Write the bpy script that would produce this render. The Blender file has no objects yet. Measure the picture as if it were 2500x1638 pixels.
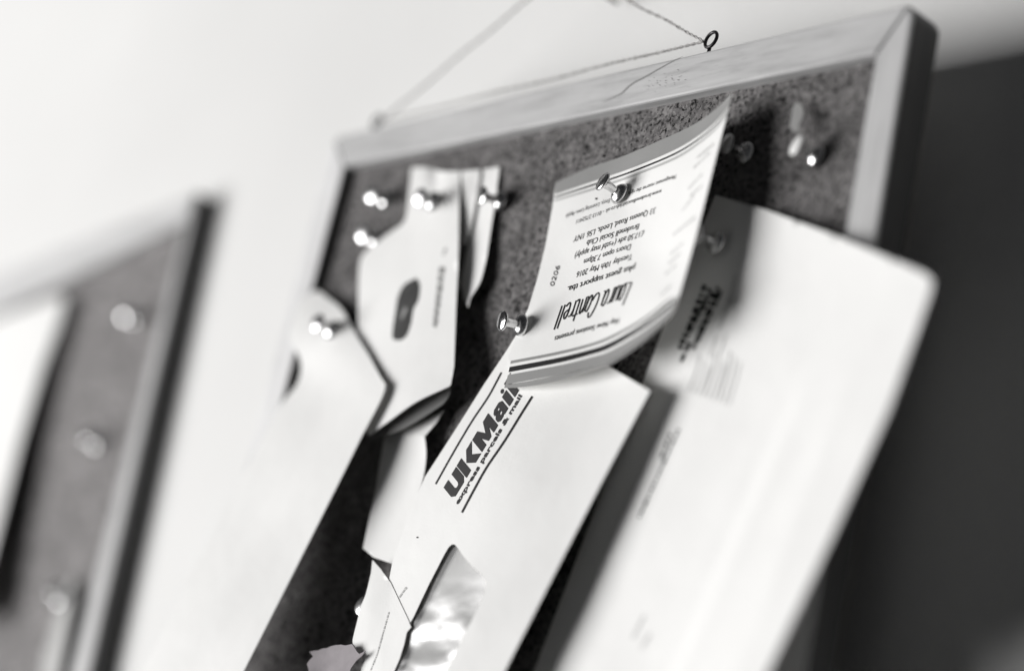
import bpy, bmesh, math, random
import numpy as np
from mathutils import Vector, Matrix
from mathutils.geometry import delaunay_2d_cdt
from mathutils import noise as fold_noise

random.seed(7)
rng = np.random.RandomState(11)
S = bpy.context.scene
COL = S.collection

# ------------------------------------------------------------------ camera
# axes of the room expressed in the camera (right, down, forward), from the vanishing points
ROOM = np.array([[0.67771368, -0.06690987, -0.73227538],      # along the wall, to the right
                 [0.70802506, 0.32821471, 0.62528043],        # into the wall
                 [0.19850612, -0.94223042, 0.26980947]])      # up
FOCAL = 5100.0                                                # in pixels of a 2500 wide picture
CAM = np.array([0.66393951, -0.63092121, 1.39676244])
cd = bpy.data.cameras.new('camera')
cam = bpy.data.objects.new('camera', cd)
COL.objects.link(cam)
cd.sensor_width = 36.0
cd.lens = FOCAL / 2500.0 * 36.0
cd.clip_start = 0.02
cd.clip_end = 60.0
cd.dof.use_dof = True
cd.dof.focus_distance = 0.951
cd.dof.aperture_fstop = 1.75
xr, yd, zf = ROOM[:, 0], ROOM[:, 1], ROOM[:, 2]
cam.matrix_world = Matrix(((xr[0], -yd[0], -zf[0], CAM[0]), (xr[1], -yd[1], -zf[1], CAM[1]),
                           (xr[2], -yd[2], -zf[2], CAM[2]), (0, 0, 0, 1)))
S.camera = cam

# ------------------------------------------------------------------ light: one window to the left, a dim room
W = bpy.data.worlds.new('World')
S.world = W
W.use_nodes = True
W.node_tree.nodes['Background'].inputs[0].default_value = (0.95, 0.96, 1.0, 1)
W.node_tree.nodes['Background'].inputs[1].default_value = 0.032
ld = bpy.data.lights.new('window_light', 'AREA')
ld.shape = 'RECTANGLE'
ld.size = 2.9
ld.size_y = 3.2
ld.energy = 385
ld.color = (1.0, 0.99, 0.985)
lo = bpy.data.objects.new('window_light', ld)
COL.objects.link(lo)
aim = Vector((0.0, 0.0, 1.68))
lo.location = aim + Vector((-0.725, -0.665, -0.235)).normalized() * 5.0
lo.rotation_euler = (aim - lo.location).to_track_quat('-Z', 'Y').to_euler()
S.view_settings.view_transform = 'Standard'
S.view_settings.look = 'None'
S.view_settings.exposure = 0.0
S.view_settings.gamma = 1.0


# ------------------------------------------------------------------ geometry helpers
def at(px, py, s):
    """point of the room seen at (px, py) of the photograph, s millimetres in front of the wall"""
    d = ROOM @ np.array([(px * 1.0509 - 1250) / FOCAL, (py * 1.0509 - 819) / FOCAL, 1.0])
    t = (-s * 0.001 - CAM[1]) / d[1]
    return CAM + t * d


def spread(samples):
    """smooth stand-off field (thin plate) through (px, py, s) samples"""
    a = np.array(samples, float)
    if len(a) < 3:
        v = a[0, 2]
        return lambda x, y: v
    p = a[:, :2] / 500.0
    n = len(a)
    r = np.linalg.norm(p[:, None] - p[None], axis=2)
    K = np.where(r > 0, r * r * np.log(r + 1e-12), 0) + np.eye(n) * 0.002
    Q = np.hstack([np.ones((n, 1)), p])
    M = np.block([[K, Q], [Q.T, np.zeros((3, 3))]])
    c = np.linalg.solve(M, np.concatenate([a[:, 2], np.zeros(3)]))

    def f(x, y):
        q = np.array([x, y]) / 500.0
        rr = np.linalg.norm(p - q, axis=1)
        k = np.where(rr > 0, rr * rr * np.log(rr + 1e-12), 0)
        return float(k @ c[:n] + c[n] + c[n + 1] * q[0] + c[n + 2] * q[1])
    return f


def smooth_line(pts, n=6):
    """Catmull-Rom through the points"""
    p = [np.array(q, float) for q in pts]
    p = [2 * p[0] - p[1]] + p + [2 * p[-1] - p[-2]]
    out = []
    for i in range(1, len(p) - 2):
        for k in range(n):
            t = k / n
            a, b, c, d = p[i - 1], p[i], p[i + 1], p[i + 2]
            out.append(0.5 * ((2 * b) + (c - a) * t + (2 * a - 5 * b + 4 * c - d) * t * t + (3 * b - a - 3 * c + d) * t ** 3))
    out.append(p[-2])
    return [tuple(q) for q in out]


def densify(poly, step):
    out = []
    for i in range(len(poly)):
        a, b = np.array(poly[i], float), np.array(poly[(i + 1) % len(poly)], float)
        n = max(1, int(np.linalg.norm(b - a) / step))
        for k in range(n):
            out.append(tuple(a + (b - a) * k / n))
    return out


def inside(pts, poly):
    x, y = pts[:, 0], pts[:, 1]
    r = np.zeros(len(pts), bool)
    j = len(poly) - 1
    for i in range(len(poly)):
        xi, yi = poly[i]
        xj, yj = poly[j]
        c = ((yi > y) != (yj > y)) & (x < (xj - xi) * (y - yi) / ((yj - yi) or 1e-12) + xi)
        r ^= c
        j = i
    return r


def triangulate(outer, holes=(), step=14.0, grid=True):
    loops = [densify(outer, step * 0.7)] + [densify(h, step * 0.7) for h in holes]
    v, e = [], []
    for L in loops:
        b = len(v)
        v += L
        e += [(b + i, b + (i + 1) % len(L)) for i in range(len(L))]
    if grid:
        o = np.array(loops[0])
        xs = np.arange(o[:, 0].min() + step / 2, o[:, 0].max(), step)
        ys = np.arange(o[:, 1].min() + step / 2, o[:, 1].max(), step)
        g = np.array([(x + (step / 2 if k % 2 else 0), y) for k, y in enumerate(ys) for x in xs])
        if len(g):
            m = inside(g, loops[0])
            for h in loops[1:]:
                m &= ~inside(g, h)
            allb = np.array([q for L in loops for q in L])
            g = g[m]
            if len(g):
                dmin = np.array([np.min(np.hypot(*(allb - q).T)) for q in g])
                v = v + [tuple(q) for q in g[dmin > step * 0.35]]
    r = delaunay_2d_cdt([Vector(q) for q in v], e, [], 0, 1e-6)
    vv = np.array([tuple(q) for q in r[0]])
    ff = [tuple(f) for f in r[2]]
    cen = np.array([vv[list(f)].mean(axis=0) for f in ff])
    m = inside(cen, loops[0])
    for h in loops[1:]:
        m &= ~inside(cen, h)
    return vv, [f for f, k in zip(ff, m) if k]


def link(name, me, material, parent=None, smooth=True):
    o = bpy.data.objects.new(name, me)
    COL.objects.link(o)
    if material:
        me.materials.append(material)
    if smooth:
        me.polygons.foreach_set('use_smooth', [True] * len(me.polygons))
    if parent:
        o.parent = parent
    me.update()
    return o


def tag(o, label=None, cat=None, group=None, kind=None):
    if label:
        o['label'] = label
    if cat:
        o['category'] = cat
    if group:
        o['group'] = group
    if kind:
        o['kind'] = kind
    return o


def empty(name, loc=(0, 0, 0)):
    o = bpy.data.objects.new(name, None)
    o.empty_display_size = 0.02
    COL.objects.link(o)
    o.location = loc
    return o


PINS = [(1010, 470), (1166, 468), (1443, 453), (1215, 757), (774, 768), (1668, 566)]


def pucker(x, y):
    return sum(-0.9 * math.exp(-((x - a) / 26.0) ** 2 - ((y - b) / 24.0) ** 2) for a, b in PINS)


def rippled(s, amp):
    """the same sheet with the small waves of handled paper and a pucker round each pin"""
    ph = rng.rand(6) * 6.28
    return lambda x, y: s(x, y) + pucker(x, y) + amp * (math.sin(x / 61 + y / 150 + ph[0]) + 0.6 * math.sin(y / 83 - x / 120 + ph[1]) + 0.35 * math.sin(x / 27 + y / 34 + ph[2]))


def sheet(name, outline, s, material, parent=None, thick=0.35, step=14.0, holes=()):
    """a sheet of paper: its outline, its distance from the wall at every place, a real thickness"""
    vv, ff = triangulate(outline, holes, step)
    n = len(vv)
    front, back = [], []
    for x, y in vv:
        d = s(x, y)
        front.append(at(x, y, d))
        back.append(at(x, y, d) + np.array([0, thick * 0.001, 0]))
    verts = [tuple(q) for q in front + back]
    # front faces look at the viewer
    faces = []
    for f in ff:
        a, b, c = (np.array(verts[i]) for i in f[:3])
        nrm = np.cross(b - a, c - a)
        f = tuple(f) if nrm[1] < 0 else tuple(reversed(f))
        faces.append(f)
    count = {}
    for f in faces:
        for i in range(len(f)):
            k = (f[i], f[(i + 1) % len(f)])
            count[k] = count.get(k, 0) + 1
    allf = list(faces) + [tuple(reversed([i + n for i in f])) for f in faces]
    nsm = len(allf)
    for (a, b) in count:
        if (b, a) not in count:
            m = len(verts)
            verts += [verts[a], verts[b], verts[b + n], verts[a + n]]
            allf.append((m + 1, m, m + 3, m + 2))
    me = bpy.data.meshes.new(name)
    me.from_pydata(verts, [], allf)
    o = link(name, me, material, parent, smooth=False)
    sm = [i < nsm for i in range(len(me.polygons))]
    me.polygons.foreach_set('use_smooth', sm)
    me.update()
    return o


LIFT = 0.22


def print_polys(name, polys, s, material, parent, lift=LIFT, step=None):
    """flat print: polygons (outer, [holes]) in picture coordinates laid on the sheet"""
    verts, faces = [], []
    for outer, holes in polys:
        if step:
            vv, ff = triangulate(outer, holes, step)
        else:
            vv, ff = triangulate(outer, holes, 1e4, grid=False)
        b = len(verts)
        verts += [tuple(at(x, y, s(x, y) + lift)) for x, y in vv]
        for f in ff:
            a, bb, c = (np.array(verts[b + i]) for i in f[:3])
            f = tuple(b + i for i in f)
            faces.append(f if np.cross(bb - a, c - a)[1] < 0 else tuple(reversed(f)))
    me = bpy.data.meshes.new(name)
    me.from_pydata(verts, [], faces)
    return link(name, me, material, parent, smooth=False)


def print_text(name, body, a, b, up, s, material, parent, bold=0.0, shear=0.0, lift=LIFT):
    """a line of lettering from a to b (middle of the line), 'up' is the capital height vector"""
    cu = bpy.data.curves.new(name, 'FONT')
    cu.body = body
    cu.offset = bold
    cu.shear = shear
    cu.resolution_u = 3
    tmp = bpy.data.objects.new('tmp', cu)
    COL.objects.link(tmp)
    bpy.context.view_layer.update()
    me = bpy.data.meshes.new_from_object(tmp.evaluated_get(bpy.context.evaluated_depsgraph_get()))
    bpy.data.objects.remove(tmp)
    bpy.data.curves.remove(cu)
    co = np.array([v.co[:2] for v in me.vertices])
    x0, x1 = co[:, 0].min(), co[:, 0].max()
    a, b, up = np.array(a, float), np.array(b, float), np.array(up, float)
    for v, (x, y) in zip(me.vertices, co):
        q = a + (b - a) * (x - x0) / (x1 - x0) + up * (y / 0.70 - 0.42)
        v.co = at(q[0], q[1], s(q[0], q[1]) + lift)
    me.name = name
    me.materials.clear()
    o = link(name, me, material, parent, smooth=False)
    return o


def ribbon(pts, w):
    """polygon of a pen stroke along pts"""
    p = np.array(pts, float)
    t = np.gradient(p, axis=0)
    t /= np.linalg.norm(t, axis=1)[:, None] + 1e-9
    n = np.stack([-t[:, 1], t[:, 0]], 1) * (w / 2)
    return [tuple(q) for q in p + n] + [tuple(q) for q in (p - n)[::-1]]


def stroke_mesh(name, strokes, w, s, material, parent, lift=LIFT):
    verts, faces = [], []
    for pts in strokes:
        r = ribbon(pts, w)
        n = len(pts)
        b = len(verts)
        verts += [tuple(at(x, y, s(x, y) + lift)) for x, y in r]
        for i in range(n - 1):
            faces.append((b + i, b + i + 1, b + 2 * n - 2 - i, b + 2 * n - 1 - i))
    me = bpy.data.meshes.new(name)
    me.from_pydata(verts, [], faces)
    return link(name, me, material, parent, smooth=False)


def dashes(lines, h, up, seed=1):
    """strokes standing for print too small to read: short broken bars along each line"""
    r = random.Random(seed)
    out = []
    for a, b in lines:
        a, b = np.array(a, float), np.array(b, float)
        L = np.linalg.norm(b - a)
        t = 0.0
        while t < L:
            w = r.uniform(0.7, 2.2) * h
            q0, q1 = a + (b - a) * t / L, a + (b - a) * min(1, (t + w) / L)
            u = np.array(up) * h * r.uniform(0.35, 0.55)
            out.append(([tuple(q0 - u), tuple(q1 - u), tuple(q1 + u), tuple(q0 + u)], []))
            t += w + r.uniform(0.25, 0.7) * h
    return out


def band(e, f, t0, t1, n=5):
    """strip between two curves e and f, from share t0 to t1 of the way"""
    E_, F_ = np.array(smooth_line(e, n)), np.array(smooth_line(f, n))
    a, b = E_ + (F_ - E_) * t0, E_ + (F_ - E_) * t1
    return [tuple(q) for q in a] + [tuple(q) for q in b[::-1]]


def prism(name, poly, y0, y1, material, parent=None, bevel=0.0012, seg=2, edge=None):
    """polygon in the wall plane (x, z in metres) given depth from y0 (front) to y1 (back)"""
    bm = bmesh.new()
    f = [bm.verts.new((x, y0, z)) for x, z in poly]
    b = [bm.verts.new((x, y1, z)) for x, z in poly]
    ff = bm.faces.new(f)
    bm.faces.new(list(reversed(b)))
    n = len(poly)
    for i in range(n):
        bm.faces.new((f[i], b[i], b[(i + 1) % n], f[(i + 1) % n]))
    bmesh.ops.recalc_face_normals(bm, faces=bm.faces)
    if bevel:
        ed = [e for e in bm.edges if all(abs(v.co.y - y0) < 1e-7 for v in e.verts)]
        bmesh.ops.bevel(bm, geom=ed, offset=bevel, segments=seg, affect='EDGES', profile=0.5)
    me = bpy.data.meshes.new(name)
    bm.to_mesh(me)
    bm.free()
    o = link(name, me, material, parent, smooth=False)
    if edge:
        me.materials.append(edge)
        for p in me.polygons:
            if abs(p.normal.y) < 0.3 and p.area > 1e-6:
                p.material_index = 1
    return o


def tube(name, pts, r, material, parent=None, n=8, closed=False):
    pts = [Vector(p) for p in pts]
    bm = bmesh.new()
    rings = []
    m = len(pts)
    up = Vector((0.31, 0.83, 0.46))
    for i, p in enumerate(pts):
        a = pts[(i - 1) % m] if closed or i else pts[i]
        b = pts[(i + 1) % m] if closed or i < m - 1 else pts[i]
        t = (b - a).normalized()
        u = t.cross(up).normalized()
        w = t.cross(u)
        rr = r[i] if isinstance(r, (list, tuple)) else r
        rings.append([bm.verts.new(p + (u * math.cos(k * 2 * math.pi / n) + w * math.sin(k * 2 * math.pi / n)) * rr) for k in range(n)])
    for i in range(m if closed else m - 1):
        A, B = rings[i], rings[(i + 1) % m]
        for k in range(n):
            bm.faces.new((A[k], A[(k + 1) % n], B[(k + 1) % n], B[k]))
    if not closed:
        bm.faces.new(list(reversed(rings[0])))
        bm.faces.new(rings[-1])
    bmesh.ops.recalc_face_normals(bm, faces=bm.faces)
    me = bpy.data.meshes.new(name)
    bm.to_mesh(me)
    bm.free()
    return link(name, me, material, parent)


def lathe(name, profile, material, parent=None, n=28):
    """profile of (radius, height) turned about local Z, millimetres"""
    bm = bmesh.new()
    rings = []
    for r, h in profile:
        if r <= 1e-6:
            rings.append([bm.verts.new((0, 0, h * 0.001))])
        else:
            rings.append([bm.verts.new((r * 0.001 * math.cos(2 * math.pi * k / n), r * 0.001 * math.sin(2 * math.pi * k / n), h * 0.001)) for k in range(n)])
    for A, B in zip(rings, rings[1:]):
        for k in range(n):
            if len(A) == 1:
                bm.faces.new((A[0], B[k], B[(k + 1) % n]))
            elif len(B) == 1:
                bm.faces.new((A[k], A[(k + 1) % n], B[0]))
            else:
                bm.faces.new((A[k], A[(k + 1) % n], B[(k + 1) % n], B[k]))
    bmesh.ops.recalc_face_normals(bm, faces=bm.faces)
    me = bpy.data.meshes.new(name)
    bm.to_mesh(me)
    bm.free()
    return link(name, me, material, parent)


# ------------------------------------------------------------------ materials
def new_mat(name):
    m = bpy.data.materials.new(name)
    m.use_nodes = True
    t = m.node_tree
    return m, t, t.nodes['Principled BSDF']


def N(t, kind, **kw):
    n = t.nodes.new(kind)
    for k, v in kw.items():
        setattr(n, k, v)
    return n


def ramp(t, fac, stops, interp='LINEAR'):
    r = N(t, 'ShaderNodeValToRGB')
    r.color_ramp.interpolation = interp
    e = r.color_ramp.elements
    while len(e) < len(stops):
        e.new(0.5)
    for q, (p, c) in zip(e, stops):
        q.position = p
        q.color = (c[0], c[1], c[2], 1) if isinstance(c, (tuple, list)) else (c, c, c, 1)
    t.links.new(fac, r.inputs[0])
    return r.outputs[0]


def coords(t, scale=(1, 1, 1)):
    tc = N(t, 'ShaderNodeTexCoord')
    mp = N(t, 'ShaderNodeMapping')
    mp.inputs['Scale'].default_value = scale
    t.links.new(tc.outputs['Object'], mp.inputs[0])
    return mp.outputs[0]


def noise(t, vec, scale, detail=4, rough=0.55):
    n = N(t, 'ShaderNodeTexNoise')
    n.inputs['Scale'].default_value = scale
    n.inputs['Detail'].default_value = detail
    n.inputs['Roughness'].default_value = rough
    t.links.new(vec, n.inputs['Vector'])
    return n.outputs['Fac']


def bump(t, bsdf, h, strength, dist):
    b = N(t, 'ShaderNodeBump')
    b.inputs['Strength'].default_value = strength
    b.inputs['Distance'].default_value = dist
    t.links.new(h, b.inputs['Height'])
    t.links.new(b.outputs[0], bsdf.inputs['Normal'])


def paper(name, c, var=0.035, rough=0.6, spec=0.25, tint=(1, 1, 0.985)):
    m, t, b = new_mat(name)
    v = coords(t)
    n1 = noise(t, v, 22, 8, 0.68)
    lo, hi = c * (1 - var), c * (1 + var * 0.5)
    t.links.new(ramp(t, n1, [(0.3, tuple(lo * k for k in tint)), (0.7, tuple(hi * k for k in tint))]), b.inputs['Base Color'])
    b.inputs['Roughness'].default_value = rough
    b.inputs['Specular IOR Level'].default_value = spec
    b1 = N(t, 'ShaderNodeBump')
    b1.inputs['Strength'].default_value = 0.25
    b1.inputs['Distance'].default_value = 0.003
    t.links.new(noise(t, v, 26, 3, 0.5), b1.inputs['Height'])
    b2 = N(t, 'ShaderNodeBump')
    b2.inputs['Strength'].default_value = 0.15
    b2.inputs['Distance'].default_value = 0.0005
    t.links.new(noise(t, v, 900, 3), b2.inputs['Height'])
    t.links.new(b1.outputs[0], b2.inputs['Normal'])
    t.links.new(b2.outputs[0], b.inputs['Normal'])
    return m


M = {}
M['paper'] = paper('white_paper', 0.88)
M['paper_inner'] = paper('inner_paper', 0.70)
M['paper_grey'] = paper('grey_paper', 0.45)
M['paper_shaded'] = paper('shaded_paper', 0.16)  # shadow on the flyer's back leaf, put into its paper colour
M['ticket'] = paper('ticket_card', 0.88, 0.015)
M['ink'] = paper('black_ink', 0.022, 0.2, 0.55, 0.2, (1, 0.98, 1))
M['ink_soft'] = paper('soft_black_ink', 0.045, 0.2, 0.6, 0.2, (1, 0.98, 1))
M['ink_grey'] = paper('grey_ink', 0.30, 0.06)
M['ink_pale'] = paper('pale_grey_ink', 0.50, 0.05)
M['rail_line'] = paper('dark_rail_line', 0.24, 0.3, 0.8, 0.1)  # thin dark tapering line across the top rail
M['dent'] = paper('wood_dent', 0.27, 0.3, 0.8, 0.1)
M['blot'] = paper('blotchy_print', 0.06, 0.9, 0.6, 0.2)
M['ink_faint'] = paper('faint_ink', 0.60, 0.05)
M['ink_white'] = paper('unprinted_line', 0.84, 0.02)
M['leaf'] = paper('dry_petal', 0.33, 0.30, 0.75, 0.1, (1.0, 0.93, 0.97))

m, t, b = new_mat('wall_paint')
v = coords(t)
t.links.new(ramp(t, noise(t, v, 3.0, 5), [(0.3, (0.75, 0.75, 0.74)), (0.7, (0.82, 0.82, 0.81))]), b.inputs['Base Color'])
b.inputs['Roughness'].default_value = 0.8
b.inputs['Specular IOR Level'].default_value = 0.15
bump(t, b, noise(t, v, 160, 6), 0.18, 0.001)
M['wall'] = m

for cname, ck in (('cork', 0.68), ('pale_cork', 1.12)):
  m, t, b = new_mat(cname)
  v = coords(t)
  vo = N(t, 'ShaderNodeTexVoronoi')
  vo.inputs['Scale'].default_value = 620
  t.links.new(v, vo.inputs['Vector'])
  grain = ramp(t, vo.outputs['Color'], [(0.1, tuple(ck * k for k in (0.15, 0.145, 0.145))), (0.5, tuple(ck * k for k in (0.25, 0.24, 0.24))), (0.9, tuple(ck * k for k in (0.36, 0.35, 0.345)))])
  sp1 = ramp(t, noise(t, v, 430, 3, 0.65), [(0.38, 0.05), (0.46, 1.0)])
  sp2 = ramp(t, noise(t, v, 190, 4, 0.7), [(0.33, 0.12), (0.42, 1.0)])
  sm_ = N(t, 'ShaderNodeMixRGB', blend_type='MULTIPLY')
  sm_.inputs[0].default_value = 1
  t.links.new(sp1, sm_.inputs[1])
  t.links.new(sp2, sm_.inputs[2])
  vh = N(t, 'ShaderNodeTexVoronoi')
  vh.inputs['Scale'].default_value = 75
  t.links.new(v, vh.inputs['Vector'])
  hole_ = ramp(t, vh.outputs['Distance'], [(0.07, 0.05), (0.10, 1.0)])
  sh_ = N(t, 'ShaderNodeMixRGB', blend_type='MULTIPLY')
  sh_.inputs[0].default_value = 1
  t.links.new(sm_.outputs[0], sh_.inputs[1])
  t.links.new(hole_, sh_.inputs[2])
  spk = sh_.outputs[0]
  big = ramp(t, noise(t, v, 85, 5), [(0.3, 0.7), (0.7, 1.25)])
  mx = N(t, 'ShaderNodeMixRGB', blend_type='MULTIPLY')
  mx.inputs[0].default_value = 1
  t.links.new(grain, mx.inputs[1])
  t.links.new(spk, mx.inputs[2])
  mx2 = N(t, 'ShaderNodeMixRGB', blend_type='MULTIPLY')
  mx2.inputs[0].default_value = 1
  t.links.new(mx.outputs[0], mx2.inputs[1])
  t.links.new(big, mx2.inputs[2])
  t.links.new(mx2.outputs[0], b.inputs['Base Color'])
  b.inputs['Roughness'].default_value = 0.9
  b.inputs['Specular IOR Level'].default_value = 0.15
  bump(t, b, noise(t, v, 420, 3, 0.6), 0.6, 0.0012)
  M[cname] = m


def wood(name, axis, base):
    m, t, b = new_mat(name)
    sc = (6, 60, 60) if axis == 'x' else (60, 60, 6)
    v = coords(t, sc)
    g = noise(t, v, 3.2, 6, 0.65)
    fine = noise(t, coords(t, tuple(k * 5 for k in sc)), 2.5, 4, 0.6)
    c = ramp(t, g, [(0.25, base * 0.68), (0.5, base), (0.75, base * 1.15)])
    c2 = ramp(t, fine, [(0.28, 0.72), (0.42, 1.0)])
    mx = N(t, 'ShaderNodeMixRGB', blend_type='MULTIPLY')
    mx.inputs[0].default_value = 0.7
    t.links.new(c, mx.inputs[1])
    t.links.new(c2, mx.inputs[2])
    t.links.new(mx.outputs[0], b.inputs['Base Color'])
    b.inputs['Roughness'].default_value = 0.55
    b.inputs['Specular IOR Level'].default_value = 0.3
    bump(t, b, fine, 0.15, 0.0005)
    return m


M['wood_x'] = wood('pine_along', 'x', 0.53)
M['wood_z'] = wood('pine_upright', 'z', 0.53)
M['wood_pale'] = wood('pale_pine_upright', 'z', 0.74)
M['wood_white'] = wood('whitened_pine', 'x', 0.60)
M['wood_far'] = wood('far_pine', 'z', 0.6)
M['edge_far'] = wood('shaded_edge_far', 'z', 0.15)  # far board's right side, darkened in colour to stand for its shade
M['edge'] = wood('shaded_edge', 'z', 0.075)  # shade on the frame's side faces, painted into the wood tone

m, t, b = new_mat('pin_metal')
b.inputs['Base Color'].default_value = (0.72, 0.72, 0.72, 1)
b.inputs['Metallic'].default_value = 1
v = coords(t)
oi = N(t, 'ShaderNodeObjectInfo')
ad = N(t, 'ShaderNodeMath', operation='MULTIPLY_ADD')
ad.inputs[1].default_value = 0.20
t.links.new(oi.outputs['Random'], ad.inputs[0])
t.links.new(ramp(t, noise(t, v, 700, 3), [(0.3, 0.06), (0.7, 0.16)]), ad.inputs[2])
t.links.new(ad.outputs[0], b.inputs['Roughness'])
t.links.new(ramp(t, noise(t, v, 300, 4), [(0.35, 0.55), (0.65, 0.78)]), b.inputs['Base Color'])
M['metal'] = m

M['glint'] = paper('white_glint', 0.82, 0.03, 0.25, 0.5)  # white colour standing in for the window's glint on one metal pin head

m, t, b = new_mat('dark_iron')
b.inputs['Base Color'].default_value = (0.035, 0.033, 0.035, 1)
b.inputs['Metallic'].default_value = 0.6
v = coords(t)
t.links.new(ramp(t, noise(t, v, 900, 3), [(0.3, 0.3), (0.7, 0.5)]), b.inputs['Roughness'])
M['iron'] = m

m, t, b = new_mat('twine')
v = coords(t)
t.links.new(ramp(t, noise(t, v, 800, 4), [(0.35, (0.20, 0.195, 0.19)), (0.7, (0.62, 0.61, 0.60))]), b.inputs['Base Color'])
b.inputs['Roughness'].default_value = 0.7
bump(t, b, noise(t, v, 1500, 2), 0.5, 0.0004)
M['twine'] = m

m, t, b = new_mat('window_film')
v = coords(t)
gl = N(t, 'ShaderNodeBsdfGlossy')
gl.inputs['Roughness'].default_value = 0.36
gl.inputs['Color'].default_value = (0.95, 0.95, 0.95, 1)
tr = N(t, 'ShaderNodeBsdfTransparent')
tr.inputs['Color'].default_value = (0.93, 0.93, 0.93, 1)
ms = N(t, 'ShaderNodeMixShader')
ms.inputs[0].default_value = 0.15
bp = N(t, 'ShaderNodeBump')
bp.inputs['Strength'].default_value = 0.25
bp.inputs['Distance'].default_value = 0.003
t.links.new(noise(t, v, 30, 1, 0.4), bp.inputs['Height'])
t.links.new(bp.outputs[0], gl.inputs['Normal'])
t.links.new(tr.outputs[0], ms.inputs[1])
t.links.new(gl.outputs[0], ms.inputs[2])
t.links.new(ms.outputs[0], t.nodes['Material Output'].inputs[0])
M['film'] = m

# ------------------------------------------------------------------ the wall
GAP = 0.034          # the boards' datum plane hangs this far in front of the plaster
G = GAP * 1000
bm = bmesh.new()
for x, z in ((-1.6, 0.9), (0.5, 0.9), (0.5, 2.6), (-1.6, 2.6)):
    bm.verts.new((x, GAP, z))
bm.verts.ensure_lookup_table()
bm.faces.new(bm.verts)
for x, z in ((-1.6, 0.9), (0.5, 0.9), (0.5, 2.6), (-1.6, 2.6)):
    bm.verts.new((x, 0.12, z))
bm.verts.ensure_lookup_table()
for i in range(4):
    bm.faces.new((bm.verts[i], bm.verts[4 + i], bm.verts[4 + (i + 1) % 4], bm.verts[(i + 1) % 4]))
bm.faces.new([bm.verts[7], bm.verts[6], bm.verts[5], bm.verts[4]])
bmesh.ops.recalc_face_normals(bm, faces=bm.faces)
me = bpy.data.meshes.new('wall')
bm.to_mesh(me)
bm.free()
tag(link('wall', me, M['wall'], smooth=False), kind='structure')


# ------------------------------------------------------------------ the framed cork boards
def arc_corner(c, r, a0, a1, n=5):
    return [(c[0] + r * math.cos(math.radians(a0 + (a1 - a0) * k / n)), c[1] + r * math.sin(math.radians(a0 + (a1 - a0) * k / n))) for k in range(n + 1)]


board = empty('cork_board', (-0.037, 0, 1.2))
tag(board, 'large framed cork board hung on the wall by string, covered in mail and a ticket', 'cork board', 'framed cork boards on the wall')
MW = Matrix.Translation((-0.037, 0, 1.2))


def under(o, root):
    """keep the piece where it is when it becomes a child of the root"""
    o.parent = root
    o.matrix_parent_inverse = Matrix.Translation(root.location).inverted()
    return o


TL, TR, BR, BL = (-0.2345, 1.7885), (0.155, 1.7910), (0.152, 1.215), (-0.2575, 1.215)
iTL, iTR, iBR, iBL = (-0.2168, 1.7690), (0.1385, 1.7708), (0.135, 1.2335), (-0.2385, 1.2335)
g = 0.0004
rail = prism('frame_rail', [iTL, iTR, (TR[0] - 0.003, TR[1] - 0.0004)] + [(TR[0] - 0.006, TR[1])] + [(TL[0] + 0.006, TL[1])] + [(TL[0] + 0.0028, TL[1] - 0.0016)], -0.020, -0.001, M['wood_x'])
under(rail, board)
right = arc_corner((TR[0] - 0.0065, TR[1] - 0.0067), 0.0065, 0, 60)
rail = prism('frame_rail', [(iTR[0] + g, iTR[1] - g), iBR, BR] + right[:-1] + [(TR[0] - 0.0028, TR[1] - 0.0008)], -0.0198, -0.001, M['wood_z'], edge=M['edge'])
under(rail, board)
left = arc_corner((TL[0] + 0.008, TL[1] - 0.008), 0.008, 135, 180)
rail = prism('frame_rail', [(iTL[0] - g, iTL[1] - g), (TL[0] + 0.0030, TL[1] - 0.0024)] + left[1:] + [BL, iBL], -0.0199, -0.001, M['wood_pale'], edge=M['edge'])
under(rail, board)
rail = prism('frame_rail', [iBL, BL, BR, iBR], -0.0197, -0.001, M['wood_x'])
under(rail, board)
cork = prism('cork_panel', [(-0.2405, 1.231), (0.1460, 1.231), (0.1410, 1.7735), (-0.2192, 1.7715)], -0.014, -0.002, M['cork'], bevel=0)
under(cork, board)


bat = prism('rear_batten', [(-0.18, 1.70), (-0.18, 1.74), (0.10, 1.74), (0.10, 1.70)], -0.0005, GAP - 0.0005, M['wood_x'])
under(bat, board)
bat = prism('rear_batten', [(-0.18, 1.26), (-0.18, 1.30), (0.10, 1.30), (0.10, 1.26)], -0.0005, GAP - 0.0005, M['wood_x'])
under(bat, board)


def screw_eye(px, py, s, parent, rad=0.0039):
    c = Vector(at(px, py, s))
    X, Y, Z = Vector((1, 0, 0)), Vector((0, 1, 0)), Vector((0, 0, 1))
    u = (X * 0.6 + Z * 0.8).normalized()
    w = (X * 0.8 - Z * 0.6) * 0.985 - Y * 0.17
    w = (w - u * w.dot(u)).normalized()
    pts = [c + (u * math.cos(a) + w * math.sin(a)) * rad for a in [k * 2 * math.pi / 28 for k in range(28)]]
    o = tube('screw_eye', pts, 0.00082, M['iron'], None, 10, True)
    o2 = tube('shank', [c - Vector((0, 0, rad)), c - Vector((0, 0, rad + 0.006))], 0.0009, M['iron'], None, 10)
    under(o, parent)
    o2.parent = o
    return c


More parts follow.
